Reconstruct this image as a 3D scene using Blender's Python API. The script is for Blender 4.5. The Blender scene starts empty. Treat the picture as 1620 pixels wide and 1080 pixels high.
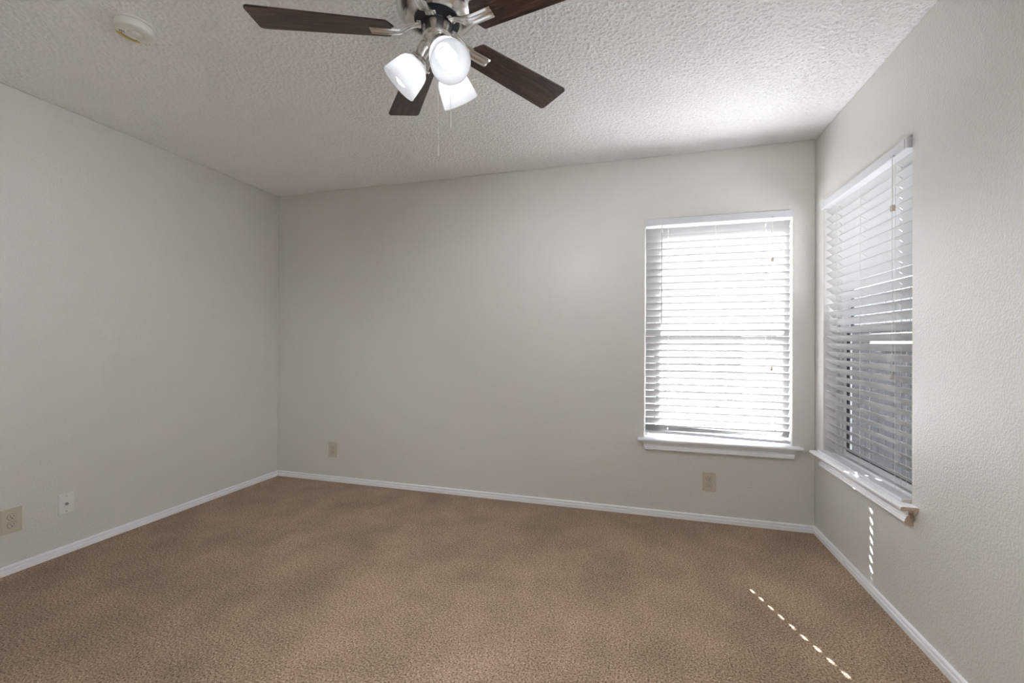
import bpy, bmesh, math, random
import numpy as np
from mathutils import Vector, Matrix

random.seed(7)
scene = bpy.context.scene
COL = scene.collection
PI = math.pi
W, H, REAR = 4.082, 2.44, -4.40          # room width, ceiling height, rear wall

# ------------------------------------------------------------------ camera
cam_data = bpy.data.cameras.new('camera')
cam = bpy.data.objects.new('camera', cam_data)
COL.objects.link(cam)
cam_data.sensor_width = 36.0
cam_data.lens = 691.17 * 36.0 / 1620.0
cam_data.clip_start = 0.02
_r = Vector((0.96160729, 0.27439248, 0.00449369))
_u = Vector((-0.00361641, -0.00370296, 0.9999866))
_f = Vector((-0.27440545, 0.96161066, 0.00256848))
cam.matrix_world = Matrix(((_r.x, _u.x, -_f.x, 3.01737),
                           (_r.y, _u.y, -_f.y, -3.11704),
                           (_r.z, _u.z, -_f.z, 1.16891),
                           (0, 0, 0, 1)))
scene.camera = cam

# ------------------------------------------------------------------ sky, sun, exposure
SKY_STRENGTH = 0.6
SUN_STRENGTH = 11.0
LAMP_W = 3.2               # each bulb of the ceiling fan
world = bpy.data.worlds.new('sky')
scene.world = world
world.use_nodes = True
nt = world.node_tree
bg = nt.nodes['Background']
bg.inputs['Color'].default_value = (0.93, 0.96, 1.0, 1)
bg.inputs['Strength'].default_value = SKY_STRENGTH
sun_data = bpy.data.lights.new('sun', 'SUN')
sun_data.energy = SUN_STRENGTH
sun_data.angle = 0.0093
sun_data.color = (1.0, 0.99, 0.975)
sun = bpy.data.objects.new('sun', sun_data)
COL.objects.link(sun)
sun.location = (-2, 6, 6)
sun.rotation_euler = Vector((0.384, -1.0, -0.758)).to_track_quat('-Z', 'Y').to_euler()

vs = scene.view_settings
scene.display_settings.display_device = 'sRGB'
vs.view_transform = 'Standard'
vs.look = 'None'
vs.gamma = 1.0
vs.use_curve_mapping = False
vs.exposure = 3.32
cy = scene.cycles
cy.use_denoising = True
cy.max_bounces = 14
cy.diffuse_bounces = 8
cy.transmission_bounces = 8
cy.transparent_max_bounces = 16
cy.caustics_reflective = False
cy.caustics_refractive = False
cy.sample_clamp_indirect = 6.0


# ------------------------------------------------------------------ materials
def mat(name, color, rough=0.6, metal=0.0, spec=0.5):
    m = bpy.data.materials.new(name)
    m.use_nodes = True
    b = m.node_tree.nodes['Principled BSDF']
    b.inputs['Base Color'].default_value = (*color, 1)
    b.inputs['Roughness'].default_value = rough
    b.inputs['Metallic'].default_value = metal
    b.inputs['Specular IOR Level'].default_value = spec
    return m


def nodes(m):
    t = m.node_tree
    return t, t.nodes, t.links, t.nodes['Principled BSDF']


def coords(t, scale=(1, 1, 1)):
    tc = t.nodes.new('ShaderNodeTexCoord')
    mp = t.nodes.new('ShaderNodeMapping')
    mp.inputs['Scale'].default_value = scale
    t.links.new(tc.outputs['Object'], mp.inputs['Vector'])
    return mp.outputs['Vector']


def noise(t, vec, scale, detail=2.0, rough=0.5):
    n = t.nodes.new('ShaderNodeTexNoise')
    n.inputs['Scale'].default_value = scale
    n.inputs['Detail'].default_value = detail
    n.inputs['Roughness'].default_value = rough
    t.links.new(vec, n.inputs['Vector'])
    return n.outputs['Fac']


def ramp(t, fac, stops):
    r = t.nodes.new('ShaderNodeValToRGB')
    e = r.color_ramp.elements
    while len(e) < len(stops):
        e.new(0.5)
    for i, (p, c) in enumerate(stops):
        e[i].position = p
        e[i].color = (*c, 1) if not isinstance(c, (int, float)) else (c, c, c, 1)
    t.links.new(fac, r.inputs['Fac'])
    return r.outputs['Color']


def bump(t, height, strength, dist, normal=None):
    b = t.nodes.new('ShaderNodeBump')
    b.inputs['Strength'].default_value = strength
    b.inputs['Distance'].default_value = dist
    t.links.new(height, b.inputs['Height'])
    if normal is not None:
        t.links.new(normal, b.inputs['Normal'])
    return b.outputs['Normal']


# wall paint: greige with an orange-peel texture and a slight sheen
M_WALL = mat('wall_paint', (0.725, 0.711, 0.683), 0.42, 0, 0.5)
t, N, K, B = nodes(M_WALL)
B.inputs['Coat Weight'].default_value = 0.75
B.inputs['Coat Roughness'].default_value = 0.40
v = coords(t)
K.new(bump(t, ramp(t, noise(t, v, 130, 2.5), [(0.35, 0.0), (0.62, 1.0)]), 0.4, 0.0028), B.inputs['Normal'])

# sprayed popcorn ceiling
M_CEIL = mat('popcorn_ceiling', (0.93, 0.93, 0.935), 0.9, 0, 0.15)
t, N, K, B = nodes(M_CEIL)
v = coords(t)
h1 = ramp(t, noise(t, v, 75, 3.5, 0.62), [(0.44, 0.0), (0.60, 1.0)])
h2 = noise(t, v, 190, 2.0)
mx = t.nodes.new('ShaderNodeMath'); mx.operation = 'MULTIPLY_ADD'
K.new(h2, mx.inputs[0]); mx.inputs[1].default_value = 0.35
K.new(h1, mx.inputs[2])
K.new(bump(t, mx.outputs[0], 0.35, 0.003), B.inputs['Normal'])

# carpet: cut pile, speckled tan
M_CARPET = mat('carpet_pile', (0.3, 0.2, 0.13), 1.0, 0, 0.05)
t, N, K, B = nodes(M_CARPET)
v = coords(t)
speck = ramp(t, noise(t, v, 140, 3.0, 0.75), [(0.36, (0.075, 0.046, 0.028)), (0.46, (0.345, 0.240, 0.165)), (0.56, (0.475, 0.345, 0.250)), (0.70, (0.86, 0.68, 0.54))])
patch = ramp(t, noise(t, v, 3.0, 5.0, 0.62), [(0.34, 0.84), (0.64, 1.10)])
vst = coords(t, (1.0, 0.22, 1.0))
strip = ramp(t, noise(t, vst, 5.0, 3.0), [(0.35, 0.94), (0.65, 1.05)])
m1 = t.nodes.new('ShaderNodeMix'); m1.data_type = 'RGBA'; m1.blend_type = 'MULTIPLY'; m1.inputs['Factor'].default_value = 1
m2 = t.nodes.new('ShaderNodeMix'); m2.data_type = 'RGBA'; m2.blend_type = 'MULTIPLY'; m2.inputs['Factor'].default_value = 1
K.new(speck, m1.inputs['A']); K.new(patch, m1.inputs['B'])
K.new(m1.outputs['Result'], m2.inputs['A']); K.new(strip, m2.inputs['B'])
K.new(m2.outputs['Result'], B.inputs['Base Color'])
K.new(bump(t, noise(t, v, 125, 3.0, 0.7), 0.8, 0.010), B.inputs['Normal'])
B.inputs['Sheen Weight'].default_value = 0.10
B.inputs['Sheen Roughness'].default_value = 0.6

M_TRIM = mat('white_trim_paint', (0.91, 0.915, 0.935), 0.32)
t, N, K, B = nodes(M_TRIM)
K.new(bump(t, noise(t, coords(t, (1, 1, 1)), 60, 2), 0.05, 0.001), B.inputs['Normal'])
M_SHADED_END = mat('shaded_trim_end', (0.50, 0.40, 0.30), 0.8)  # tan colour stands in for shade and carpet bounce on white trim ends
t, N, K, B = nodes(M_SHADED_END)
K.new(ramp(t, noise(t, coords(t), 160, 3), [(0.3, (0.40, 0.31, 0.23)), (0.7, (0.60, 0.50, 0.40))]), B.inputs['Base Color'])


def translucent(name, color, tcol, f, rough=0.4, gloss=True):
    m = bpy.data.materials.new(name)
    m.use_nodes = True
    t = m.node_tree
    b = t.nodes['Principled BSDF']
    b.inputs['Base Color'].default_value = (*color, 1)
    b.inputs['Roughness'].default_value = rough
    tr = t.nodes.new('ShaderNodeBsdfTranslucent')
    tr.inputs['Color'].default_value = (*tcol, 1)
    mix = t.nodes.new('ShaderNodeMixShader')
    mix.inputs[0].default_value = f
    t.links.new(b.outputs[0], mix.inputs[1])
    t.links.new(tr.outputs[0], mix.inputs[2])
    t.links.new(mix.outputs[0], t.nodes['Material Output'].inputs['Surface'])
    tc = t.nodes.new('ShaderNodeTexCoord')
    n = t.nodes.new('ShaderNodeTexNoise'); n.inputs['Scale'].default_value = 90
    t.links.new(tc.outputs['Object'], n.inputs['Vector'])
    bp = t.nodes.new('ShaderNodeBump'); bp.inputs['Strength'].default_value = 0.03; bp.inputs['Distance'].default_value = 0.001
    t.links.new(n.outputs['Fac'], bp.inputs['Height'])
    t.links.new(bp.outputs[0], b.inputs['Normal'])
    return m


M_SLAT = translucent('white_vinyl_slat', (0.54, 0.54, 0.54), (0.88, 0.88, 0.88), 0.24, 0.4)
M_SHADE = translucent('frosted_white_glass', (0.92, 0.93, 0.95), (0.95, 0.965, 0.98), 0.75, 0.25)
M_VALANCE = mat('white_vinyl_valance', (0.70, 0.71, 0.745), 0.35)
M_CORD = mat('white_cord', (0.80, 0.79, 0.75), 0.7)
M_TASSEL = mat('ivory_plastic_tassel', (0.58, 0.54, 0.46), 0.4)
M_WAND = mat('clear_grey_plastic_wand', (0.62, 0.62, 0.66), 0.2)
M_BULB = bpy.data.materials.new('lit_bulb'); M_BULB.use_nodes = True
_t = M_BULB.node_tree
_e = _t.nodes.new('ShaderNodeEmission'); _e.inputs['Color'].default_value = (0.95, 0.98, 1.0, 1); _e.inputs['Strength'].default_value = 0.46
_t.links.new(_e.outputs[0], _t.nodes['Material Output'].inputs['Surface'])

M_NICKEL = mat('brushed_nickel', (0.74, 0.72, 0.69), 0.28, 1.0)
t, N, K, B = nodes(M_NICKEL)
K.new(ramp(t, noise(t, coords(t, (1, 1, 8)), 9, 2), [(0.3, 0.23), (0.7, 0.28)]), B.inputs['Roughness'])
M_BLACK = mat('black_metal', (0.02, 0.022, 0.03), 0.35, 0.4)
t, N, K, B = nodes(M_BLACK)
K.new(ramp(t, noise(t, coords(t), 50, 2), [(0.3, 0.3), (0.7, 0.45)]), B.inputs['Roughness'])
M_DARK = mat('dark_slot', (0.03, 0.025, 0.02), 0.7)
M_CHAIN = mat('bright_nickel', (0.90, 0.89, 0.87), 0.45, 0.7)
M_SCREW = mat('steel_screw', (0.5, 0.5, 0.5), 0.3, 1.0)
M_BEIGE = mat('almond_plastic', (0.60, 0.55, 0.45), 0.38)
M_WHITEPL = mat('white_plastic', (0.80, 0.79, 0.77), 0.38)
M_DETECT = mat('aged_white_plastic', (0.78, 0.77, 0.73), 0.45)
M_YELLOW = mat('yellow_tab', (0.62, 0.50, 0.06), 0.45)
for m_ in (M_BEIGE, M_WHITEPL, M_DETECT, M_VALANCE, M_TASSEL, M_CORD, M_YELLOW, M_WAND):
    t, N, K, B = nodes(m_)
    K.new(bump(t, noise(t, coords(t), 220, 2), 0.04, 0.0006), B.inputs['Normal'])

# walnut fan blades: grain along local x
M_WOOD = mat('dark_walnut', (0.08, 0.045, 0.03), 0.36)
t, N, K, B = nodes(M_WOOD)
oi = t.nodes.new('ShaderNodeObjectInfo')
tc = t.nodes.new('ShaderNodeTexCoord')
ad = t.nodes.new('ShaderNodeVectorMath'); ad.operation = 'MULTIPLY_ADD'
cx_ = t.nodes.new('ShaderNodeCombineXYZ')
K.new(oi.outputs['Random'], cx_.inputs[0]); K.new(oi.outputs['Random'], cx_.inputs[1]); K.new(oi.outputs['Random'], cx_.inputs[2])
K.new(cx_.outputs[0], ad.inputs[0]); ad.inputs[1].default_value = (7, 3, 5); K.new(tc.outputs['Object'], ad.inputs[2])
mp = t.nodes.new('ShaderNodeMapping'); mp.inputs['Scale'].default_value = (1.0, 9.0, 9.0)
K.new(ad.outputs[0], mp.inputs['Vector'])
n1 = t.nodes.new('ShaderNodeTexNoise'); n1.inputs['Scale'].default_value = 5.0; n1.inputs['Detail'].default_value = 6.0
n1.inputs['Roughness'].default_value = 0.65; n1.inputs['Distortion'].default_value = 1.6
K.new(mp.outputs[0], n1.inputs['Vector'])
K.new(ramp(t, n1.outputs['Fac'], [(0.34, (0.018, 0.010, 0.008)), (0.52, (0.062, 0.034, 0.026)), (0.68, (0.135, 0.080, 0.058))]), B.inputs['Base Color'])
K.new(bump(t, n1.outputs['Fac'], 0.08, 0.001), B.inputs['Normal'])

# clear glass that lets light straight through, with a fresnel reflection
M_GLASS = bpy.data.materials.new('window_glass'); M_GLASS.use_nodes = True
t = M_GLASS.node_tree
t.nodes.remove(t.nodes['Principled BSDF'])
tr = t.nodes.new('ShaderNodeBsdfTransparent'); tr.inputs[0].default_value = (0.95, 0.958, 0.966, 1)
gl = t.nodes.new('ShaderNodeBsdfGlossy'); gl.inputs['Roughness'].default_value = 0.02
lw = t.nodes.new('ShaderNodeLayerWeight')
pw = t.nodes.new('ShaderNodeMath'); pw.operation = 'POWER'; pw.inputs[1].default_value = 5.0
t.links.new(lw.outputs['Facing'], pw.inputs[0])
fr = t.nodes.new('ShaderNodeMath'); fr.operation = 'MULTIPLY_ADD'; fr.inputs[1].default_value = 0.9; fr.inputs[2].default_value = 0.04
t.links.new(pw.outputs[0], fr.inputs[0])
mix = t.nodes.new('ShaderNodeMixShader')
t.links.new(fr.outputs[0], mix.inputs[0]); t.links.new(tr.outputs[0], mix.inputs[1]); t.links.new(gl.outputs[0], mix.inputs[2])
t.links.new(mix.outputs[0], t.nodes['Material Output'].inputs['Surface'])
# insect screen: fine dark mesh, half open
M_SCREEN = bpy.data.materials.new('insect_screen'); M_SCREEN.use_nodes = True
t = M_SCREEN.node_tree
b = t.nodes['Principled BSDF']; b.inputs['Base Color'].default_value = (0.025, 0.027, 0.03, 1); b.inputs['Roughness'].default_value = 0.5
tr = t.nodes.new('ShaderNodeBsdfTransparent')
mix = t.nodes.new('ShaderNodeMixShader'); mix.inputs[0].default_value = 0.75
b.inputs['Specular IOR Level'].default_value = 0.05
t.links.new(tr.outputs[0], mix.inputs[1]); t.links.new(b.outputs[0], mix.inputs[2])
t.links.new(mix.outputs[0], t.nodes['Material Output'].inputs['Surface'])

M_FRAME = mat('white_window_frame', (0.74, 0.75, 0.76), 0.4)
M_GASKET = mat('black_gasket', (0.03, 0.03, 0.035), 0.6)
M_GROUND = mat('dry_pale_ground', (0.42, 0.40, 0.36), 0.95)
t, N, K, B = nodes(M_GROUND)
K.new(ramp(t, noise(t, coords(t), 3, 5), [(0.3, (0.43, 0.435, 0.44)), (0.7, (0.49, 0.495, 0.50))]), B.inputs['Base Color'])
M_FENCE = mat('weathered_grey_wood', (0.30, 0.29, 0.29), 0.9, 0, 0.1)
t, N, K, B = nodes(M_FENCE)
K.new(ramp(t, noise(t, coords(t, (30, 30, 1.0)), 1.5, 5), [(0.3, (0.026, 0.027, 0.030)), (0.7, (0.050, 0.052, 0.056))]), B.inputs['Base Color'])


# ------------------------------------------------------------------ mesh helpers
def link(name, bm, m, parent=None, smooth=False, recalc=True):
    if recalc:
        bmesh.ops.recalc_face_normals(bm, faces=bm.faces[:])
    me = bpy.data.meshes.new(name)
    bm.to_mesh(me)
    bm.free()
    for mm in (m if isinstance(m, (list, tuple)) else [m]):
        me.materials.append(mm)
    if smooth:
        for p in me.polygons:
            p.use_smooth = True
        try:
            me.set_sharp_from_angle(angle=math.radians(38))
        except Exception:
            pass
    o = bpy.data.objects.new(name, me)
    COL.objects.link(o)
    if parent is not None:
        o.parent = parent
    return o


def tag(o, label, cat=None, group=None, kind=None):
    o['label'] = label
    if cat: o['category'] = cat
    if group: o['group'] = group
    if kind: o['kind'] = kind
    return o


def empty(name, loc=(0, 0, 0), rz=0.0, parent=None):
    o = bpy.data.objects.new(name, None)
    o.empty_display_size = 0.05
    COL.objects.link(o)
    o.location = loc
    o.rotation_euler = (0, 0, rz)
    if parent is not None:
        o.parent = parent
    return o


def box(bm, x0, x1, y0, y1, z0, z1, bev=0.0, seg=2, mi=0):
    r = bmesh.ops.create_cube(bm, size=1.0)
    vs_ = r['verts']
    for q in vs_:
        q.co = Vector(((x0 + x1) / 2 + q.co.x * (x1 - x0), (y0 + y1) / 2 + q.co.y * (y1 - y0), (z0 + z1) / 2 + q.co.z * (z1 - z0)))
    fs = list({f for q in vs_ for f in q.link_faces})
    for f in fs: f.material_index = mi
    if bev > 0:
        es = list({e for q in vs_ for e in q.link_edges})
        bmesh.ops.bevel(bm, geom=es, offset=bev, segments=seg, affect='EDGES', profile=0.5)


def lathe(bm, prof, n=40, M=None, mi=0):
    """prof: list of (r, z); revolved about local z, placed by matrix M."""
    M = M or Matrix.Identity(4)
    rings = []
    for r, z in prof:
        if r < 1e-6:
            rings.append([bm.verts.new(M @ Vector((0, 0, z)))])
        else:
            rings.append([bm.verts.new(M @ Vector((r * math.cos(2 * PI * k / n), r * math.sin(2 * PI * k / n), z))) for k in range(n)])
    for a, b in zip(rings, rings[1:]):
        for k in range(n):
            k2 = (k + 1) % n
            if len(a) == 1 and len(b) == 1: continue
            if len(a) == 1: f = bm.faces.new((a[0], b[k], b[k2]))
            elif len(b) == 1: f = bm.faces.new((a[k], b[0], a[k2]))
            else: f = bm.faces.new((a[k], b[k], b[k2], a[k2]))
            f.material_index = mi


def tube(bm, pts, r, n=8, cap=True):
    pts = [Vector(p) for p in pts]
    rr = r if isinstance(r, (list, tuple)) else [r] * len(pts)
    rings = []
    prev = None
    for i, p in enumerate(pts):
        d = (pts[min(i + 1, len(pts) - 1)] - pts[max(i - 1, 0)]).normalized()
        if prev is None:
            a = d.orthogonal().normalized()
        else:
            a = (prev - d * prev.dot(d)).normalized()
        prev = a
        b = d.cross(a)
        rings.append([bm.verts.new(p + (a * math.cos(2 * PI * k / n) + b * math.sin(2 * PI * k / n)) * rr[i]) for k in range(n)])
    for A, Bq in zip(rings, rings[1:]):
        for k in range(n):
            bm.faces.new((A[k], A[(k + 1) % n], Bq[(k + 1) % n], Bq[k]))
    if cap:
        bm.faces.new(rings[0][::-1]); bm.faces.new(rings[-1])


def sweep(bm, prof, secs, cap=True, mi=0, cap_mi=None):
    """prof: closed list of 2D points; secs: list of functions/matrices mapping (a, b, 0) to 3D."""
    rings = [[bm.verts.new(M @ Vector((a, b, 0))) for a, b in prof] for M in secs]
    n = len(prof)
    for A, Bq in zip(rings, rings[1:]):
        for k in range(n):
            f = bm.faces.new((A[k], A[(k + 1) % n], Bq[(k + 1) % n], Bq[k])); f.material_index = mi
    if cap:
        for r_ in (rings[0][::-1], rings[-1]):
            f = bm.faces.new(r_); f.material_index = mi if cap_mi is None else cap_mi


def panel(bm, axis_u, us, vs_, holes, origin, thick_vec):
    """wall slab: grid in (u along axis_u, v = z), holes = [(u0,u1,z0,z1)], extruded by thick_vec."""
    us = sorted(set(us + [q for h in holes for q in h[:2]]))
    vs_ = sorted(set(vs_ + [q for h in holes for q in h[2:]]))
    V = {}
    def gv(i, j):
        if (i, j) not in V:
            p = Vector(origin)
            p[axis_u] = us[i]; p[2] = vs_[j]
            V[(i, j)] = bm.verts.new(p)
        return V[(i, j)]
    fs = []
    for i in range(len(us) - 1):
        for j in range(len(vs_) - 1):
            cu, cv = (us[i] + us[i + 1]) / 2, (vs_[j] + vs_[j + 1]) / 2
            if any(h[0] < cu < h[1] and h[2] < cv < h[3] for h in holes): continue
            fs.append(bm.faces.new((gv(i, j), gv(i + 1, j), gv(i + 1, j + 1), gv(i, j + 1))))
    r = bmesh.ops.extrude_face_region(bm, geom=fs)
    for q in r['geom']:
        if isinstance(q, bmesh.types.BMVert): q.co += Vector(thick_vec)


# ------------------------------------------------------------------ room shell
T = 0.14
BW = dict(u0=3.070, u1=3.957, z0=0.490, z1=2.010)     # opening in the back wall (x)
RW = dict(u0=-0.983, u1=-0.116, z0=0.490, z1=2.014)   # opening in the right wall (y)
FILL_DOOR = dict(u0=-4.15, u1=-3.35, z0=0.0, z1=2.06)      # added glazed door behind the camera, for fill daylight


def wall(name, label, *a):
    bm = bmesh.new()
    panel(bm, *a)
    o = link(name, bm, M_WALL)
    bv = o.modifiers.new('rounded_corners', 'BEVEL'); bv.width = 0.006; bv.segments = 3; bv.limit_method = 'ANGLE'
    return tag(o, label, 'wall', None, 'structure')


wall('wall_back', 'greige wall facing the camera with one blind-covered window near its right end', 0, [-T, W], [0, H],
     [(BW['u0'], BW['u1'], BW['z0'], BW['z1'])], (0, 0, 0), (0, T, 0))
wall('wall_right', 'greige wall along the right side with a window close to the corner', 1, [REAR - T, T], [0, H],
     [(RW['u0'], RW['u1'], RW['z0'], RW['z1']), (FILL_DOOR['u0'], FILL_DOOR['u1'], FILL_DOOR['z0'], FILL_DOOR['z1'])], (W, 0, 0), (T, 0, 0))
wall('wall_left', 'plain greige wall along the left side with an outlet and a cable plate', 1, [REAR - T, 0], [0, H], [], (0, 0, 0), (-T, 0, 0))
wall('wall_rear', 'plain greige wall behind the camera', 0, [0, W], [0, H], [], (0, REAR, 0), (0, -T, 0))

bm = bmesh.new(); box(bm, -T, W + T, REAR - T, T, -0.14, 0)
tag(link('floor', bm, M_CARPET), 'tan cut-pile carpet covering the whole floor', 'carpet', None, 'structure')


def popcorn_ceiling(step=0.0042, y_front=-2.14):
    """slab whose underside carries a sprayed texture of small raised drops (real relief)"""
    rng = np.random.default_rng(11)
    nx = int(W / step) + 1; ny = int(-y_front / step) + 1
    hgt = np.zeros((ny, nx), np.float32)
    R_ = 3
    oy, ox = np.mgrid[-R_:R_ + 1, -R_:R_ + 1]
    nd = int(W * -y_front * 9000)
    cxs = rng.uniform(0, nx - 1, nd); cys = rng.uniform(0, ny - 1, nd)
    rad = rng.uniform(0.62, 1.0, nd); amp = rng.uniform(0.0025, 0.0070, nd)
    el = rng.uniform(0.7, 1.4, nd)
    ix = np.round(cxs).astype(int); iy = np.round(cys).astype(int)
    for a, b in zip(oy.ravel(), ox.ravel()):
        jx, jy = ix + b, iy + a
        ok = (jx >= 0) & (jx < nx) & (jy >= 0) & (jy < ny)
        d2 = ((jx - cxs) * el) ** 2 + ((jy - cys) / el) ** 2
        np.maximum.at(hgt, (jy[ok], jx[ok]), (amp * np.exp(-(d2 / rad ** 2)))[ok].astype(np.float32))
    hgt += rng.normal(0, 0.00012, hgt.shape).astype(np.float32)
    X, Y = np.meshgrid(np.linspace(0, W, nx), np.linspace(y_front, 0, ny))
    co = np.stack([X, Y, H - hgt], -1).reshape(-1, 3)
    i = np.arange(ny - 1)[:, None] * nx + np.arange(nx - 1)[None, :]
    q = np.stack([i, i + nx, i + nx + 1, i + 1], -1).reshape(-1, 4)
    n0 = len(co)
    # plain part behind, slab edges and top
    extra = np.array([[-T, REAR - T, H], [W + T, REAR - T, H], [W + T, y_front, H], [-T, y_front, H],
                      [-T, REAR - T, H + .14], [W + T, REAR - T, H + .14], [W + T, T, H + .14], [-T, T, H + .14],
                      [W + T, T, H], [-T, T, H], [0, y_front, H], [W, y_front, H], [0, 0, H], [W, 0, H]])
    e = np.array([[0, 3, 2, 1], [4, 5, 6, 7], [0, 1, 5, 4], [9, 7, 6, 8], [0, 4, 7, 9], [1, 8, 6, 5], [3, 9, 12, 10], [11, 13, 8, 2], [12, 9, 8, 13]]) + n0
    allq = np.concatenate([q, e])
    me = bpy.data.meshes.new('ceiling')
    me.vertices.add(n0 + len(extra)); me.vertices.foreach_set('co', np.concatenate([co, extra]).astype(np.float32).ravel())
    me.loops.add(allq.size); me.loops.foreach_set('vertex_index', allq.astype(np.int32).ravel())
    me.polygons.add(len(allq)); me.polygons.foreach_set('loop_start', np.arange(0, allq.size, 4, dtype=np.int32))
    me.polygons.foreach_set('use_smooth', np.concatenate([np.ones(len(q), bool), np.zeros(len(e), bool)]))
    me.update(calc_edges=True)
    me.validate()
    me.materials.append(M_CEIL)
    o = bpy.data.objects.new('ceiling', me); COL.objects.link(o)
    return o


tag(popcorn_ceiling(), 'white sprayed popcorn ceiling', 'ceiling', None, 'structure')

# baseboards: moulded profile (depth, height)
BB = [(0, 0), (0.0125, 0), (0.0125, 0.0215), (0.0118, 0.0226), (0.0050, 0.0240), (0.0045, 0.0285), (0.0112, 0.0325),
      (0.0112, 0.0385), (0.0095, 0.0420), (0.0060, 0.0438), (0, 0.0445)]


def baseboard(name, label, p0, p1, inward, miter0=1, miter1=1):
    bm = bmesh.new()
    p0, p1, n = Vector(p0), Vector(p1), Vector(inward)
    d = (p1 - p0).normalized()
    rings = []
    for p, s, mt in ((p0, 1, miter0), (p1, -1, miter1)):
        rings.append([bm.verts.new(p + n * a + Vector((0, 0, b)) + d * (s * a * mt)) for a, b in BB])
    k_ = len(BB)
    for k in range(k_):
        bm.faces.new((rings[0][k], rings[0][(k + 1) % k_], rings[1][(k + 1) % k_], rings[1][k]))
    bm.faces.new(rings[0][::-1]); bm.faces.new(rings[1])
    return tag(link(name, bm, M_TRIM), label, 'baseboard', None, 'structure')


baseboard('baseboard_back', 'white moulded baseboard along the foot of the back wall', (0, 0, 0), (W, 0, 0), (0, -1, 0))
baseboard('baseboard_left', 'white moulded baseboard along the foot of the left wall', (0, REAR, 0), (0, 0, 0), (1, 0, 0))
baseboard('baseboard_right', 'white moulded baseboard along the foot of the right wall under the window', (W, 0, 0), (W, FILL_DOOR['u1'] + 0.06, 0), (-1, 0, 0), 1, 0)
baseboard('baseboard_rear', 'white moulded baseboard along the foot of the rear wall', (W, REAR, 0), (0, REAR, 0), (0, 1, 0))


# ------------------------------------------------------------------ windows (local x along wall, y outwards, z up)
def window(name, label, loc, rz, w, h, screen):
    root = empty(name, loc, rz)
    tag(root, label, 'window', None, 'structure')
    y0, y1 = 0.085, 0.135
    hw = w / 2
    fw = 0.028
    bm = bmesh.new()
    for a in ((-hw, -hw + fw, y0, y1, 0, h), (hw - fw, hw, y0, y1, 0, h), (-hw + fw, hw - fw, y0, y1, 0, fw), (-hw + fw, hw - fw, y0, y1, h - fw, h)):
        box(bm, *a, bev=0.002)
    link('window_frame', bm, M_FRAME, root)
    mid = h * 0.5
    def sash(z0, z1, ya, yb):
        bm = bmesh.new(); g = bmesh.new()
        s = 0.034; a = hw - fw - 0.003
        for q in ((-a, -a + s, ya, yb, z0, z1), (a - s, a, ya, yb, z0, z1), (-a + s, a - s, ya, yb, z0, z0 + s), (-a + s, a - s, ya, yb, z1 - s, z1)):
            box(bm, *q, bev=0.002)
        o = link('sash', bm, M_FRAME, root)
        ym = (ya + yb) / 2
        b = a - s
        for q in ((-b, -b + .006, ya + .002, yb - .002, z0 + s, z1 - s), (b - .006, b, ya + .002, yb - .002, z0 + s, z1 - s),
                  (-b + .006, b - .006, ya + .002, yb - .002, z0 + s, z0 + s + .006), (-b + .006, b - .006, ya + .002, yb - .002, z1 - s - .006, z1 - s)):
            box(g, *q)
        link('gasket', g, M_GASKET, o)
        p = bmesh.new(); box(p, -b + .004, b - .004, ym - .002, ym + .002, z0 + s + .004, z1 - s - .004)
        link('pane', p, M_GLASS, o)
    sash(fw + 0.002, mid + 0.018, 0.092, 0.110)
    sash(mid - 0.018, h - fw - 0.002, 0.112, 0.130)
    if screen:
        bm = bmesh.new()
        a = hw - fw - 0.002
        q = [bm.verts.new(c) for c in ((-a, 0.133, fw), (a, 0.133, fw), (a, 0.133, mid), (-a, 0.133, mid))]
        bm.faces.new(q)
        link('insect_screen', bm, M_SCREEN, root)
    return root


SILL = 0.528
bxc = (BW['u0'] + BW['u1']) / 2
rxc = (RW['u0'] + RW['u1']) / 2
window('window_1', 'single-hung window in the back wall behind the sunlit blind', (bxc, 0, .491), 0, BW['u1'] - BW['u0'], BW['z1'] - .491, False)
window('window_2', 'single-hung window with insect screen in the right wall behind the half-open blind', (W, rxc, .491), -PI / 2, RW['u1'] - RW['u0'], RW['z1'] - .491, True)

# unseen sliding door, added to let more daylight into the room
dr = empty('fill_door', (W, (FILL_DOOR['u0'] + FILL_DOOR['u1']) / 2, 0), -PI / 2)
tag(dr, 'white sliding glass door added in the right wall behind the camera as daylight fill', 'door', None, 'structure')
dw, dh = (FILL_DOOR['u1'] - FILL_DOOR['u0']) / 2, FILL_DOOR['z1']
bm = bmesh.new()
for a in ((-dw, -dw + .04, .03, .12, 0, dh), (dw - .04, dw, .03, .12, 0, dh), (-dw + .04, dw - .04, .03, .12, dh - .04, dh), (-dw + .04, dw - .04, .03, .12, 0, .03)):
    box(bm, *a, bev=.003)
link('fill_door_frame', bm, M_FRAME, dr)
for s, ya in ((-1, .05), (1, .08)):
    bm = bmesh.new()
    xa, xb = (-dw + .042, .03) if s < 0 else (-.03, dw - .042)
    for a in ((xa, xa + .05, ya, ya + .025, .032, dh - .042), (xb - .05, xb, ya, ya + .025, .032, dh - .042),
              (xa + .05, xb - .05, ya, ya + .025, .032, .10), (xa + .05, xb - .05, ya, ya + .025, dh - .10, dh - .042)):
        box(bm, *a, bev=.003)
    pnl = link('fill_door_panel', bm, M_FRAME, dr)
    bm = bmesh.new(); box(bm, xa + .045, xb - .045, ya + .010, ya + .015, .095, dh - .095)
    link('pane', bm, M_GLASS, pnl)
bm = bmesh.new(); box(bm, -.02, .0, .030, .048, .95, 1.15, .005)
link('fill_door_handle', bm, M_NICKEL, dr)


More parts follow.
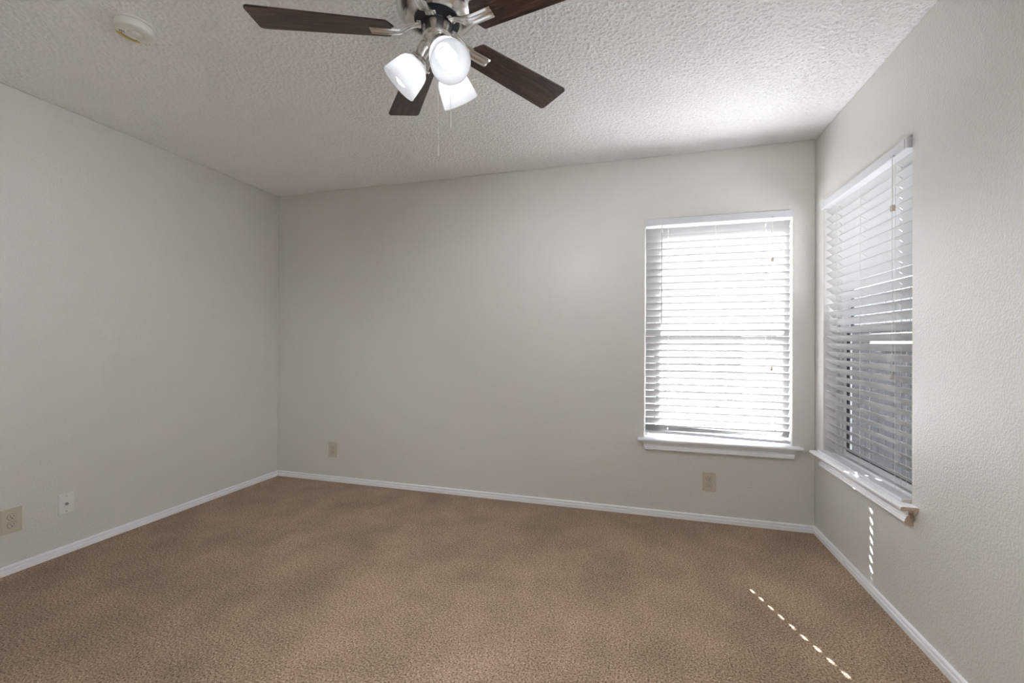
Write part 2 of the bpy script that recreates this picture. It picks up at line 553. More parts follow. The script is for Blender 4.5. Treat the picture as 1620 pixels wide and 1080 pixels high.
# window stool and apron (local frame as the windows; x = 0 at the opening's centre, z = 0 at world floor)
def stool(name, label, loc, rz, x0, x1, r0, r1, ax0, ax1, shaded_end):
    root = empty(name, loc, rz)
    tag(root, label, 'window sill', None, 'structure')
    prof = [(0.085, 0.513), (0.085, SILL), (-0.054, SILL), (-0.0585, SILL - 0.0025), (-0.060, SILL - 0.007), (-0.0585, SILL - 0.0125), (-0.054, SILL - 0.015), (0.085, SILL - 0.015)]
    bm = bmesh.new()
    # board in the recess
    box(bm, r0 + .001, r1 - .001, 0.0, 0.086, SILL - 0.015, SILL)
    # nosing with horns
    P = [(0.0, SILL - .015), (0.0, SILL), (-0.054, SILL), (-0.0585, SILL - 0.0025), (-0.060, SILL - 0.0075), (-0.0585, SILL - 0.0125), (-0.054, SILL - 0.015)]
    A = [bm.verts.new((x0, a, b)) for a, b in P]
    Bv = [bm.verts.new((x1, a, b)) for a, b in P]
    n = len(P)
    for k in range(n): bm.faces.new((A[k], A[(k + 1) % n], Bv[(k + 1) % n], Bv[k]))
    f = bm.faces.new(A[::-1]); f2 = bm.faces.new(Bv)
    if shaded_end: f2.material_index = 1  # near end face takes the painted shade tone
    link('stool', bm, [M_TRIM, M_SHADED_END], root)
    # apron: crown-like profile, ends cut in at a slant
    zt, zb = SILL - 0.0155, SILL - 0.082
    Q = [(0, zt), (-0.018, zt), (-0.018, zt - .027), (-0.022, zt - .030), (-0.0245, zt - .034), (-0.0235, zt - .037), (-0.0275, zt - .040), (-0.030, zt - .045),
         (-0.0285, zt - .048), (-0.031, zt - .051), (-0.032, zt - .055), (-0.030, zt - .058), (-0.012, zb), (0, zb)]
    bm = bmesh.new()
    def xin(b): return 0.0 if shaded_end else 0.020 * (zt - b) / (zt - zb)
    A = [bm.verts.new((ax0 + 0.020 * (zt - b) / (zt - zb) * (0.2 if shaded_end else 1), a, b)) for a, b in Q]
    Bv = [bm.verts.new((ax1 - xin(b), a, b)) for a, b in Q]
    n = len(Q)
    for k in range(n): bm.faces.new((A[k], A[(k + 1) % n], Bv[(k + 1) % n], Bv[k]))
    bm.faces.new(A[::-1]); f2 = bm.faces.new(Bv)
    if shaded_end: f2.material_index = 1
    link('apron', bm, [M_TRIM, M_SHADED_END], root)


stool('trim_1', 'white window stool and apron under the back wall window', (bxc, 0, 0), 0, 3.027 - bxc, 4.004 - bxc, BW['u0'] - bxc, BW['u1'] - bxc, 3.057 - bxc, 3.975 - bxc, False)
stool('trim_2', 'white window stool and apron with near end coloured as in shade under the right wall window', (W, rxc, 0), -PI / 2,
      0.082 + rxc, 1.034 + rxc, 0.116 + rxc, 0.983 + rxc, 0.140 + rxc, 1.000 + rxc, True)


# ------------------------------------------------------------------ blinds
PITCH, SLATW = 0.046, 0.050


def slat_mesh(hw, theta, holes, twist=0.0):
    """thin arched slat; inner (room-side) edge high. holes = x positions of route holes."""
    bm = bmesh.new()
    xs = [-hw]
    for h in holes: xs += [h - 0.0036, h + 0.0036]
    xs += [hw]
    extra = [-hw + (2 * hw) * k / 12 for k in range(1, 12)]
    for e in extra:
        if all(abs(e - q) > 0.012 for q in xs): xs.append(e)
    xs = sorted(xs)
    ss = [-0.025, -0.0235, -0.018, -0.0076, 0.0, 0.0076, 0.018, 0.0235, 0.025]
    G = []
    for x in xs:
        col = []
        th = theta + twist * x / hw
        for s in ss:
            arch = 0.0016 * (1 - (s / 0.025) ** 2)
            y = s * math.cos(th) + arch * math.sin(th)
            z = -s * math.sin(th) + arch * math.cos(th)
            col.append(bm.verts.new((x, y, z)))
        G.append(col)
    for i in range(len(xs) - 1):
        xm = (xs[i] + xs[i + 1]) / 2
        for j in range(len(ss) - 1):
            sm = (ss[j] + ss[j + 1]) / 2
            if abs(sm) < 0.0077 and any(abs(xm - h) < 0.0045 for h in holes): continue
            bm.faces.new((G[i][j], G[i + 1][j], G[i + 1][j + 1], G[i][j + 1]))
    bmesh.ops.recalc_face_normals(bm, faces=bm.faces[:])
    bmesh.ops.solidify(bm, geom=bm.faces[:], thickness=0.0022)
    return bm


def blind(label, loc, rz, hw, ztop, n, theta, ladders, wand_x, cord_x, tas, rail, damaged):
    """z values are world heights (root stands at floor height of the opening, on the sill)."""
    root = empty('window_blind', loc, rz)
    tag(root, label, 'window blind')
    z0 = loc[2]
    yc = 0.031
    # headrail
    bm = bmesh.new(); box(bm, -hw + .003, hw - .003, 0.004, 0.054, 1.966 - z0, 2.004 - z0, 0.002)
    link('headrail', bm, M_VALANCE, root)
    # valance with short returns and a rolled lower edge
    va, vb = 1.9635 - z0, 2.0075 - z0
    bm = bmesh.new()
    pr = [(-0.0125, va + .004), (-0.0145, va), (-0.0165, va + .002), (-0.0165, vb - .002), (-0.0150, vb), (-0.0125, vb - .001), (-0.0125, va + .006)]
    A = [bm.verts.new((-hw, a, b)) for a, b in pr]; Bv = [bm.verts.new((hw, a, b)) for a, b in pr]
    for k in range(len(pr)): bm.faces.new((A[k], A[(k + 1) % len(pr)], Bv[(k + 1) % len(pr)], Bv[k]))
    bm.faces.new(A[::-1]); bm.faces.new(Bv)
    for s in (-1, 1):
        box(bm, s * hw - .0015, s * hw + .0015, -0.0165, 0.003, va, vb, 0.0006, 1)
    box(bm, -hw, hw, -0.013, 0.004, va + .001, va + .003)
    link('valance', bm, M_VALANCE, root)
    for s in (-1, 1):
        bm = bmesh.new()
        box(bm, s * (hw - .030) - .016, s * (hw - .030) + .016, -0.0185, -0.0166, va + .002, vb - .002, 0.0005, 1)
        link('valance_clip', bm, M_VALANCE, root)
    # slats
    holes = [ladders[0], ladders[2]]
    proto = link('slat', slat_mesh(hw - 0.006, theta, holes), M_SLAT, root, True, False)
    iz = 0.025 * math.sin(theta)
    for i in range(n):
        o = proto
        if i:
            o = proto.copy(); COL.objects.link(o); o.parent = root
        o.location = (random.uniform(-.0012, .0012), yc + random.uniform(-.0006, .0006), ztop - z0 - i * PITCH - iz + random.uniform(-.0006, .0006))
        o.rotation_euler = (random.uniform(-.018, .018), random.uniform(-.0008, .0008), 0)
    zlast = ztop - z0 - (n - 1) * PITCH - iz
    if damaged:
        o = link('slat', slat_mesh(hw - .006, math.radians(42), holes, math.radians(-24)), M_SLAT, root, True, False)
        o.location = (0, yc + .004, zlast - 0.012); o.rotation_euler = (0, math.radians(0.9), 0)
        o['label'] = 'twisted bottom slat'
        zlast -= .012
    # bottom rail
    bm = bmesh.new(); box(bm, -hw + .006, hw - .006, -0.025, 0.025, -0.0075, 0.0075, 0.003, 2)
    br = link('bottom_rail', bm, M_VALANCE, root)
    br.location = (0, rail[0], rail[1]); br.rotation_euler = (rail[3], rail[2], 0)
    for s in (-1, 1):
        e = bmesh.new(); box(e, s * (hw - .006) - .001, s * (hw - .006) + .001, -0.020, 0.020, -0.0045, 0.0045)
        link('end_cap', e, M_TASSEL, br)
    # ladders: front and back strings, a rung under every slat
    for lx in ladders:
        bm = bmesh.new()
        ct, st = math.cos(theta), math.sin(theta)
        top = 1.968 - z0
        yf, yb = yc - 0.0265 * ct - .0006, yc + 0.0265 * ct + .0006
        for y_, zz in ((yf, iz), (yb, -iz)):
            pts = [(lx, y_, top)] + [(lx, y_, ztop - z0 - i * PITCH - iz + zz) for i in range(n)] + [(lx, y_, zlast - .012)]
            pts.append((lx, rail[0] + (-.026 if y_ == yf else .0255), rail[1] - rail[2] * lx + .004))
            tube(bm, pts, 0.0008, 5)
        for i in range(n):
            zc = ztop - z0 - i * PITCH - iz - .0022
            tube(bm, [(lx - .003, yf, zc + iz), (lx - .003, yc, zc), (lx - .003, yb, zc - iz)], 0.0006, 4)
        link('ladder_cord', bm, M_CORD, root, True)
    # lift cords through the route holes
    for lx in holes:
        bm = bmesh.new(); tube(bm, [(lx + .0025, yc, 1.968 - z0), (lx + .0025, yc, zlast - .01), (lx + .0025, rail[0], rail[1] - rail[2] * lx + .006)], 0.0007, 5)
        link('lift_cord', bm, M_CORD, root, True)
    # pull cords with tassels in front
    bm = bmesh.new(); box(bm, cord_x - .008, cord_x + .008, -0.024, -0.0167, va - .001, va + .007, .001)
    link('cord_lock', bm, M_WAND, root)
    for k, zt in enumerate(tas):
        bm = bmesh.new()
        xo = cord_x + (0, -.003)[k]
        for d in ((-.0012, .0012) if k == 0 else (0,)):
            tube(bm, [(xo + d, -.021, va + .002), (xo + d * 2, -.020, (va + zt - z0) / 2), (xo, -.020, zt - z0 + .010)], 0.0008, 5)
        c = link('pull_cord', bm, M_CORD, root, True)
        bm = bmesh.new()
        if k == 0:
            box(bm, xo - .008, xo + .008, -.0265, -.0135, zt - z0 - .014, zt - z0 + .012, .002)
        else:
            lathe(bm, [(0, .014), (.0025, .014), (.0035, .010), (.0065, -.004), (.0070, -.010), (.0055, -.014), (0, -.0145)], 16, Matrix.Translation((xo, -.020, zt - z0)))
        link('tassel', bm, M_TASSEL, c, k == 1)
    if wand_x is not None:
        bm = bmesh.new()
        lathe(bm, [(0, 0), (.0045, 0), (.0048, .006), (.0040, .012), (.0036, .60), (.0044, .608), (0, .61)], 8, Matrix.Translation((wand_x, -.0215, 1.302 - z0)))
        wd = link('tilt_wand', bm, M_WAND, root, True)
        bm = bmesh.new(); lathe(bm, [(0, 0), (.006, 0), (.006, .022), (.003, .026), (.003, .05), (0, .05)], 10, Matrix.Translation((wand_x, -.0215, 1.912 - z0)))
        link('wand_hook', bm, M_VALANCE, wd, True)
    # loose cord ends at the rail
    for lx in ladders:
        bm = bmesh.new()
        z_ = rail[1] - rail[2] * lx
        tube(bm, [(lx, rail[0] - .0255, z_ + .006), (lx + .010, rail[0] - .028, z_ + .001), (lx + .018, rail[0] - .030, z_ - .004), (lx + .024, rail[0] - .029, z_ + .003)], .0008, 5)
        link('cord_end', bm, M_CORD, root, True)
    return root


blind('white slatted blind glowing with sunlight over the back wall window, tilt wand at its left', (bxc, 0, SILL), 0, (BW['u1'] - BW['u0']) / 2 - .0015,
      1.9513, 30, math.radians(58), [3.222 - bxc, 3.516 - bxc, 3.812 - bxc], 3.178 - bxc, 3.838 - bxc, (1.699, 1.013),
      (0.030, 0.0290, math.radians(1.35), 0.0), True)
blind('white slatted blind hanging half open over the right wall window, rail on sill', (W, rxc, SILL), -PI / 2, (RW['u1'] - RW['u0']) / 2 - .0015,
      1.9537, 31, math.radians(41), [0.262 + rxc, 0.536 + rxc, 0.844 + rxc], None, 0.888 + rxc, (1.748, 1.033),
      (-0.004, 0.0080, 0.0, 0.0), False)


# ------------------------------------------------------------------ electrical plates
def rotmat(loc, facing):
    """local x = along wall to the viewer's right, y = out of the wall into the room, z up"""
    if facing == 'back':      # plate on back wall, faces -y
        return Matrix.Translation(loc) @ Matrix.Rotation(PI, 4, 'Z')
    return Matrix.Translation(loc) @ Matrix.Rotation(-PI / 2, 4, 'Z')   # left wall, faces +x


def plate_bm(w, h, d=0.0058):
    bm = bmesh.new()
    secs = [(1.0, 0.0), (1.0, 0.0018), (0.985, 0.0035), (0.93, d)]
    rings = []
    for k, (s, y) in enumerate(secs):
        ww, hh = w / 2 - (1 - s) * w / 2, h / 2 - (1 - s) * w / 2
        r = 0.004
        pts = []
        for cx, cz, a0 in ((ww - r, hh - r, 0), (-ww + r, hh - r, 90), (-ww + r, -hh + r, 180), (ww - r, -hh + r, 270)):
            for q in range(4):
                a = math.radians(a0 + q * 30)
                pts.append(bm.verts.new((cx + r * math.cos(a), y, cz + r * math.sin(a))))
        rings.append(pts)
    for A, Bq in zip(rings, rings[1:]):
        for k in range(len(A)): bm.faces.new((A[k], A[(k + 1) % len(A)], Bq[(k + 1) % len(A)], Bq[k]))
    bm.faces.new(rings[0][::-1]); bm.faces.new(rings[-1])
    return bm


ROTX = Matrix.Rotation(-PI / 2, 4, 'X')      # lathe axis z -> local +y


def screw_bm(x, z, y=0.0058, r=0.0032):
    bm = bmesh.new()
    lathe(bm, [(0, 0), (r, 0), (r, .0006), (r * .6, .0012), (0, .0013)], 16, Matrix.Translation((x, y, z)) @ ROTX)
    return bm


def outlet():
    root = empty('wall_outlet')
    link('face_plate', plate_bm(0.080, 0.124), M_BEIGE, root)
    for s in (1, -1):
        bm = bmesh.new()
        zc = s * 0.0195
        # rounded receptacle face with flat top and bottom
        pts = []
        n = 32
        for k in range(n):
            a = 2 * PI * k / n
            pts.append((0.0172 * math.cos(a), max(-0.0142, min(0.0142, 0.0172 * math.sin(a)))))
        A = [bm.verts.new((x, 0.0056, zc + z)) for x, z in pts]
        Bq = [bm.verts.new((x, 0.0071, zc + z)) for x, z in pts]
        C = [bm.verts.new((x * .96, 0.0077, zc + z * .96)) for x, z in pts]
        for R0, R1 in ((A, Bq), (Bq, C)):
            for k in range(n): bm.faces.new((R0[k], R0[(k + 1) % n], R1[(k + 1) % n], R1[k]))
        bm.faces.new(A[::-1]); bm.faces.new(C)
        rc = link('receptacle', bm, M_BEIGE, root)
        # dark gap round it
        bm = bmesh.new()
        A = [bm.verts.new((x * 1.06, 0.0055, zc + z * 1.07)) for x, z in pts]
        Bq = [bm.verts.new((x * 1.06, 0.0060, zc + z * 1.07)) for x, z in pts]
        for k in range(n): bm.faces.new((A[k], A[(k + 1) % n], Bq[(k + 1) % n], Bq[k]))
        bm.faces.new(A[::-1]); bm.faces.new(Bq)
        link('rim_gap', bm, M_DARK, rc)
        for x0, ww, hh in ((-0.0064, .0024, .0078), (0.0064, .0024, .0064)):
            bm = bmesh.new(); box(bm, x0 - ww / 2, x0 + ww / 2, .0070, .0080, zc + .0032 - hh / 2, zc + .0032 + hh / 2)
            link('slot', bm, M_DARK, rc)
        bm = bmesh.new()
        lathe(bm, [(0, 0), (.0027, 0), (.0027, .0011), (0, .0011)], 16, Matrix.Translation((0, .0070, zc - .0072)) @ ROTX)
        link('ground_slot', bm, M_DARK, rc)
    link('screw', screw_bm(0, 0), M_BEIGE, root)
    return root


def copy_tree(o, parent=None):
    c = o.copy(); COL.objects.link(c)
    if parent is not None: c.parent = parent
    for ch in list(o.children): copy_tree(ch, c)
    return c


G_OUT = 'almond duplex outlets low on the walls'
o1 = outlet()
o2 = copy_tree(o1); o3 = copy_tree(o1)
o1.matrix_world = rotmat((0.569, -0.0002, 0.265), 'back')
tag(o1, 'almond duplex outlet low on the back wall near the left corner', 'outlet', G_OUT)
o2.matrix_world = rotmat((3.4775, -0.0002, 0.262), 'back')
tag(o2, 'almond duplex outlet low on the back wall under the sunlit window', 'outlet', G_OUT)
o3.matrix_world = rotmat((0.0002, -1.694, 0.2645), 'left')
tag(o3, 'almond duplex outlet on the left wall, left of the white cable plate', 'outlet', G_OUT)

cp = empty('cable_wall_plate')
link('face_plate', plate_bm(0.071, 0.114), M_WHITEPL, cp)
bm = bmesh.new()
lathe(bm, [(0, 0), (.0075, 0), (.0075, .003), (.0050, .003), (.0050, .011), (.0042, .012), (.0015, .012), (.0015, .006), (0, .006)], 6, Matrix.Translation((0, .0056, 0)) @ ROTX)
link('coax_connector', bm, M_SCREW, cp)['label'] = 'metal coax connector'
for s in (1, -1):
    link('screw', screw_bm(0, s * .041), M_SCREW, cp)['label'] = 'steel screw'
cp.matrix_world = rotmat((0.0002, -1.475, 0.273), 'left')
tag(cp, 'white cable jack plate low on the left wall', 'wall plate')

# ------------------------------------------------------------------ smoke detector
sd = empty('smoke_detector', (1.077, -1.853, H - .003))
tag(sd, 'round white smoke detector on the ceiling with a yellow tab at its edge', 'smoke detector')
bm = bmesh.new()
lathe(bm, [(0, .004), (.0655, .004), (.0655, -.007), (.0640, -.0085), (0, -.0085)], 56)
link('mounting_base', bm, M_DETECT, sd, True)
bm = bmesh.new()
lathe(bm, [(0, -.0085), (.0605, -.0085), (.0630, -.0105), (.0622, -.033), (.0606, -.0362), (.0580, -.0375), (.046, -.0388), (.024, -.0395), (.0225, -.0385), (.0215, -.0395), (0, -.0400)], 56)
link('cover', bm, M_DETECT, sd, True)
bm = bmesh.new()
lathe(bm, [(0, -.0395), (.013, -.0395), (.0135, -.0415), (.0115, -.0432), (.006, -.0425), (0, -.0422)], 32, Matrix.Translation((0.004, -0.002, 0)))
link('test_button', bm, M_WHITEPL, sd, True)
bm = bmesh.new()
a0, a1 = math.radians(128), math.radians(215)
n = 20
P = [(.0460, -.0380), (.0460, -.0400), (.0590, -.0390), (.0625, -.0370), (.0640, -.0320), (.0630, -.0320), (.0580, -.0365)]
rings = []
for k in range(n + 1):
    a = a0 + (a1 - a0) * k / n
    sc = 1.0
    rings.append([bm.verts.new((r * math.cos(a), r * math.sin(a), z)) for r, z in P])
for A, Bq in zip(rings, rings[1:]):
    for k in range(len(P)): bm.faces.new((A[k], A[(k + 1) % len(P)], Bq[(k + 1) % len(P)], Bq[k]))
bm.faces.new(rings[0][::-1]); bm.faces.new(rings[-1])
link('pull_tab', bm, M_YELLOW, sd, True)['label'] = 'yellow curved tab'
bm = bmesh.new()
P = [(.0435, -.0382), (.0435, -.0396), (.0462, -.0397), (.0462, -.0382)]
rings = []
for k in range(n + 1):
    a = a0 + .12 + (a1 - a0 - .2) * k / n
    rings.append([bm.verts.new((r * math.cos(a), r * math.sin(a), z)) for r, z in P])
for A, Bq in zip(rings, rings[1:]):
    for k in range(len(P)): bm.faces.new((A[k], A[(k + 1) % len(P)], Bq[(k + 1) % len(P)], Bq[k]))
bm.faces.new(rings[0][::-1]); bm.faces.new(rings[-1])
link('tab_recess', bm, M_DARK, sd, True)
for k in range(3):
    a = math.radians(226); rr_ = .033 + .0058 * k
    bm = bmesh.new()
    box(bm, -.0065, .0065, -.0012, .0012, -.0006, .0006)
    s = link('vent_slot', bm, M_DARK, sd)
    s.location = (rr_ * math.cos(a), rr_ * math.sin(a), -.0391)
    s.rotation_euler = (0, 0, a + PI / 2)

# ------------------------------------------------------------------ ceiling fan
FX, FY = 2.398, -1.838
fan = empty('ceiling_fan', (FX, FY, H))
tag(fan, 'brushed nickel ceiling fan with five dark walnut blades and three lit glass shades', 'ceiling fan')
zz = lambda z: z - H
bm = bmesh.new()
lathe(bm, [(0, 0), (.078, 0), (.080, -.004), (.076, -.030), (.055, -.055), (.040, -.062), (0, -.062)], 48)
link('canopy', bm, M_NICKEL, fan, True)
bm = bmesh.new()
lathe(bm, [(0, zz(2.385)), (.060, zz(2.383)), (.108, zz(2.370)), (.122, zz(2.345)), (.125, zz(2.310)), (.131, zz(2.300)), (.133, zz(2.262)), (.131, zz(2.252)),
           (.126, zz(2.247)), (.1265, zz(2.232)), (.123, zz(2.222)), (.112, zz(2.212)), (.094, zz(2.203)), (.078, zz(2.199)), (.072, zz(2.1985)), (0, zz(2.1985))], 72)
link('motor_housing', bm, M_NICKEL, fan, True)
bm = bmesh.new()
lathe(bm, [(0, zz(2.1985)), (.072, zz(2.1985)), (.073, zz(2.196)), (.071, zz(2.190)), (.064, zz(2.187)), (0, zz(2.187))], 48)
fw_ = link('flywheel', bm, M_BLACK, fan, True)
fw_['label'] = 'black flywheel ring'
bm = bmesh.new()
lathe(bm, [(0, zz(2.187)), (.0455, zz(2.187)), (.0465, zz(2.184)), (.0465, zz(2.149)), (.0475, zz(2.147)), (.0475, zz(2.142)), (.044, zz(2.138)), (0, zz(2.138))], 48)
link('switch_housing', bm, M_NICKEL, fan, True)
bm = bmesh.new()
lathe(bm, [(0, zz(2.138)), (.043, zz(2.138)), (.043, zz(2.128)), (.040, zz(2.112)), (.031, zz(2.098)), (.016, zz(2.090)), (.010, zz(2.088)), (.009, zz(2.081)), (0, zz(2.079))], 48)
link('light_fitter', bm, M_NICKEL, fan, True)

# blades and blade arms: local x radial, built once, then copied
PIT = -0.199
BR0, BR1, BH0, BH1, BZ = 0.134, 0.560, 0.0484, 0.0659, zz(2.162)


def blade_bm():
    bm = bmesh.new()
    def corner(cx, cy, r, a0, a1, n=6):
        return [(cx + r * math.cos(a0 + (a1 - a0) * k / n), cy + r * math.sin(a0 + (a1 - a0) * k / n)) for k in range(n + 1)]
    out = corner(BR1 - .014, BH1 - .014, .014, PI / 2, 0) + corner(BR1 - .014, -BH1 + .014, .014, 0, -PI / 2)
    out += corner(BR0 + .026, -BH0 + .012, .012, -PI / 2, -PI * .78, 4) + [(BR0, -BH0 + .034), (BR0, BH0 - .034)] + corner(BR0 + .026, BH0 - .012, .012, PI * .78, PI / 2, 4)
    t = 0.0058
    zs = [(-t / 2, .9985), (-t / 2 + .0012, 1.0), (t / 2 - .0012, 1.0), (t / 2, .9985)]
    mx_ = (BR0 + BR1) / 2
    R = [[bm.verts.new((mx_ + (x - mx_) * s, y * s, z)) for x, y in out] for z, s in zs]
    n = len(out)
    for A, Bq in zip(R, R[1:]):
        for k in range(n): bm.faces.new((A[k], A[(k + 1) % n], Bq[(k + 1) % n], Bq[k]))
    bm.faces.new(R[0][::-1]); bm.faces.new(R[-1])
    return bm


def arm_bm():
    """nickel bracket: leaves the flywheel, dips and runs flat under the blade root"""
    bm = bmesh.new()
    path = [(.052, zz(2.1835), 0.0102), (.064, zz(2.1825), 0.0108), (.078, zz(2.178), 0.0126), (.092, zz(2.169), 0.0150), (.106, zz(2.1595), 0.0168), (.122, zz(2.1548), 0.0180),
            (.140, zz(2.1540), 0.0186), (.190, zz(2.1540), 0.0192), (.204, zz(2.1540), 0.0192), (.208, zz(2.1552), 0.0180)]
    rings = []
    for r, z, hw in path:
        f = max(0.0, min(1.0, (r - .06) / .07)); a = PIT * f
        pr = [(-1, .0045), (-1, -.0015), (-.80, -.0040), (-.58, -.0045), (-.42, -.0022), (.42, -.0022), (.58, -.0045), (.80, -.0040), (1, -.0015), (1, .0045)]
        ring = []
        for u, w in pr:
            y = u * hw
            z2 = z + w
            dz = z2 - BZ if r > .1 else w
            if r > .1: ring.append(bm.verts.new((r, y * math.cos(a) - (z2 - BZ) * math.sin(a), BZ + y * math.sin(a) + (z2 - BZ) * math.cos(a))))
            else: ring.append(bm.verts.new((r, y * math.cos(a), z + w + y * math.sin(a))))
        rings.append(ring)
    n = len(rings[0])
    for A, Bq in zip(rings, rings[1:]):
        for k in range(n): bm.faces.new((A[k], A[(k + 1) % n], Bq[(k + 1) % n], Bq[k]))
    bm.faces.new(rings[0][::-1]); bm.faces.new(rings[-1])
    # mounting foot with ears at the flywheel
    box(bm, .050, .064, -.017, .017, zz(2.1835), zz(2.1872), .001, 1)
    return bm


def arm_screw_bm():
    bm = bmesh.new()
    lathe(bm, [(0, 0), (.0042, 0), (.0042, -.0016), (.0028, -.0030), (0, -.0032)], 14)
    return bm


blade_me = arm_me = scr_me = None
for k in range(5):
    az = 3.5376 - k * 2 * PI / 5
    if k == 0:
        bl = link('fan_blade', blade_bm(), M_WOOD, fan, True)
        ar = link('blade_arm', arm_bm(), M_NICKEL, fan, True)
        sc = [link('screw', arm_screw_bm(), M_SCREW, ar, True) for _ in range(2)]
    else:
        bl = bl.copy(); COL.objects.link(bl); bl.parent = fan
        ar2 = ar.copy(); COL.objects.link(ar2); ar2.parent = fan
        sc2 = []
        for s in sc:
            c = s.copy(); COL.objects.link(c); c.parent = ar2; sc2.append(c)
        ar, sc = ar2, sc2
    bl.matrix_local = Matrix.Rotation(az, 4, 'Z') @ Matrix.Translation((0, 0, BZ)) @ Matrix.Rotation(PIT, 4, 'X')
    ar.matrix_local = Matrix.Rotation(az, 4, 'Z')
    for s, y in zip(sc, (-.0125, .0125)):
        s.location = (.0575, y, zz(2.1835))

# lamps: neck at radius .062, mouth at .125, tilted 46 degrees down
for k in range(3):
    az = math.radians(194.8 + 120 * k)
    e = Vector((math.cos(az), math.sin(az), 0))
    nck = e * 0.0635 + Vector((0, 0, zz(2.0605)))
    mouth = e * 0.1248 + Vector((0, 0, zz(1.9957)))
    ax = (mouth - nck).normalized()
    M = Matrix.Translation(nck) @ ax.to_track_quat('Z', 'Y').to_matrix().to_4x4()
    bm = bmesh.new()
    tube(bm, [e * .022 + Vector((0, 0, zz(2.118))), e * .034 + Vector((0, 0, zz(2.112))), e * .043 + Vector((0, 0, zz(2.100))),
              e * .050 + Vector((0, 0, zz(2.086))), nck - ax * .010, nck - ax * .004], [.025, .026, .025, .022, .019, .017], 20)
    arm = link('lamp_arm', bm, M_NICKEL, fan, True)
    bm = bmesh.new()
    lathe(bm, [(.0, -.026), (.016, -.026), (.026, -.022), (.0335, -.014), (.0365, -.007), (.0370, -.0025), (.0360, -.0015), (0, -.0015)], 32, M)
    link('shade_holder', bm, M_NICKEL, arm, True)
    bm = bmesh.new(); lathe(bm, [(0, -.0012), (.0275, -.0012), (.0275, .0005), (.017, .0012), (.016, .006), (0, .006)], 28, M)
    link('bulb_socket', bm, M_WHITEPL, arm, True)
    for q in range(3):
        a = 2 * PI * q / 3 + .5
        bm = bmesh.new()
        d = Vector((math.cos(a), math.sin(a), 0))
        tube(bm, [M @ (d * .033 + Vector((0, 0, -.006))), M @ (d * .043 + Vector((0, 0, -.006)))], .0016, 8)
        lathe(bm, [(0, 0), (.0038, 0), (.0038, .004), (0, .004)], 10, M @ Matrix.Translation(d * .042 + Vector((0, 0, -.006))) @ d.to_track_quat('Z', 'Y').to_matrix().to_4x4())
        link('thumb_screw', bm, M_SCREW, arm, True)
    bm = bmesh.new()
    L = 0.094
    SK = 0.945
    outer = [(.0300, -.002), (.0330, .000), (.0420, .004), (.0490, .011), (.0535, .022), (.0570, .038), (.0605, .060), (.0635, .080), (.0650, L - .002)]
    inner = [(.0645, L), (.0625, L - .001), (.0608, .079), (.0578, .060), (.0542, .038), (.0505, .023), (.0460, .013), (.0395, .0072), (.0300, .004), (.0300, -.002)]
    lathe(bm, [(r_ * SK, z_ * SK) for r_, z_ in outer + inner], 48, M)
    link('lamp_shade', bm, M_SHADE, fan, True)
    bm = bmesh.new()
    R_ = .0285
    prof = [(0, -.001), (.013, -.001), (.0135, .016), (.017, .026)]
    c = .056
    for q in range(11):
        a = math.radians(-52 + 142 * q / 10)
        prof.append((R_ * math.cos(a) if q < 10 else 0, c + R_ * math.sin(a)))
    lathe(bm, prof, 32, M)
    link('light_bulb', bm, M_BULB, fan, True)
    ld = bpy.data.lights.new('bulb_light', 'SPOT')
    ld.energy = LAMP_W; ld.spot_size = math.radians(150); ld.spot_blend = 0.6; ld.shadow_soft_size = 0.010
    ld.color = (0.94, 0.98, 1.0)
    lo = bpy.data.objects.new('bulb_light', ld); COL.objects.link(lo); lo.parent = fan
    lo.matrix_local = Matrix.Translation(nck + ax * .0895) @ (-ax).to_track_quat('Z', 'Y').to_matrix().to_4x4()


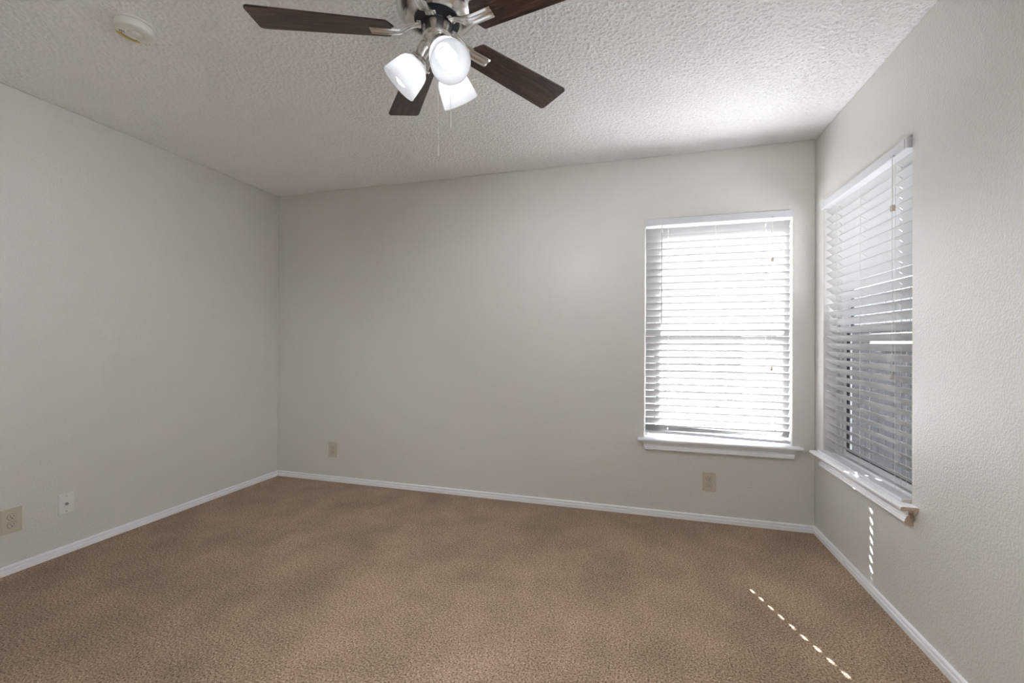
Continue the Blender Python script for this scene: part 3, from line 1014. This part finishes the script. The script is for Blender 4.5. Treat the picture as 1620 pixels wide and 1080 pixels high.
def chain(x, y, ztop, zbot, fob):
    bm = bmesh.new()
    z = ztop
    while z > zbot:
        bmesh.ops.create_icosphere(bm, subdivisions=1, radius=.00125, matrix=Matrix.Translation((x - FX, y - FY, zz(z))))
        z -= .0034
    tube(bm, [(x - FX, y - FY, zz(ztop)), (x - FX, y - FY, zz(zbot))], .0004, 4)
    c = link('pull_chain', bm, M_CHAIN, fan, True)
    bm = bmesh.new()
    Mx = Matrix.Translation((x - FX, y - FY, zz(zbot)))
    lathe(bm, [(0, .004), (.0016, .004), (.0022, .0), (.0016, -.004), (0, -.004)], 10, Mx)
    lathe(bm, [(0, -.006), (.0030, -.006), (.0034, -.008), (.0034, -fob), (.0026, -fob - .001), (0, -fob - .001)], 12, Mx)
    link('chain_fob', bm, M_CHAIN, c, True)


chain(2.384, -1.800, 2.125, 1.822, .040)
chain(2.4455, -1.838, 2.150, 1.899, .047)

# ------------------------------------------------------------------ outdoors
bm = bmesh.new(); box(bm, -14, 18, -14, 18, -0.35, -0.20)
tag(link('ground', bm, M_GROUND), 'pale dry yard outside the windows', 'ground', None, 'structure')


def fence(label, loc, rz, length, height):
    root = empty('wooden_fence', loc, rz)
    tag(root, label, 'fence', 'wooden privacy fences outside')
    bm = bmesh.new()
    x = 0.0
    while x < length - .01:
        w = .138
        h = height + random.uniform(-.012, .012)
        box(bm, x, min(length, x + w), -.01, .01, .03, h)
        x += w + .008
    link('board_panel', bm, M_FENCE, root)
    for z in (.3, 1.0, 1.6):
        bm = bmesh.new(); box(bm, 0, length, .011, .05, z, z + .09)
        link('fence_rail', bm, M_FENCE, root)
    x = .5
    while x < length:
        bm = bmesh.new(); box(bm, x - .045, x + .045, .051, .14, 0, height - .05)
        link('fence_post', bm, M_FENCE, root)
        x += 2.4


fence('weathered grey board fence outside the right wall window', (W + 1.5, 8.0, -.2), -PI / 2, 9.6, 1.98)
fence('weathered grey board fence far outside the back wall window', (-3.0, 7.2, -.2), 0, 8.2, 1.75)
bm = bmesh.new(); box(bm, W + 1.445, W + 1.488, .3, 2.68, 1.165, 1.285, .006)
M_BOARD = mat('white_painted_board', (0.78, 0.79, 0.80), 0.5)
tag(link('outdoor_board', bm, M_BOARD), 'white horizontal board fixed to the grey fence outside the right window', 'board')
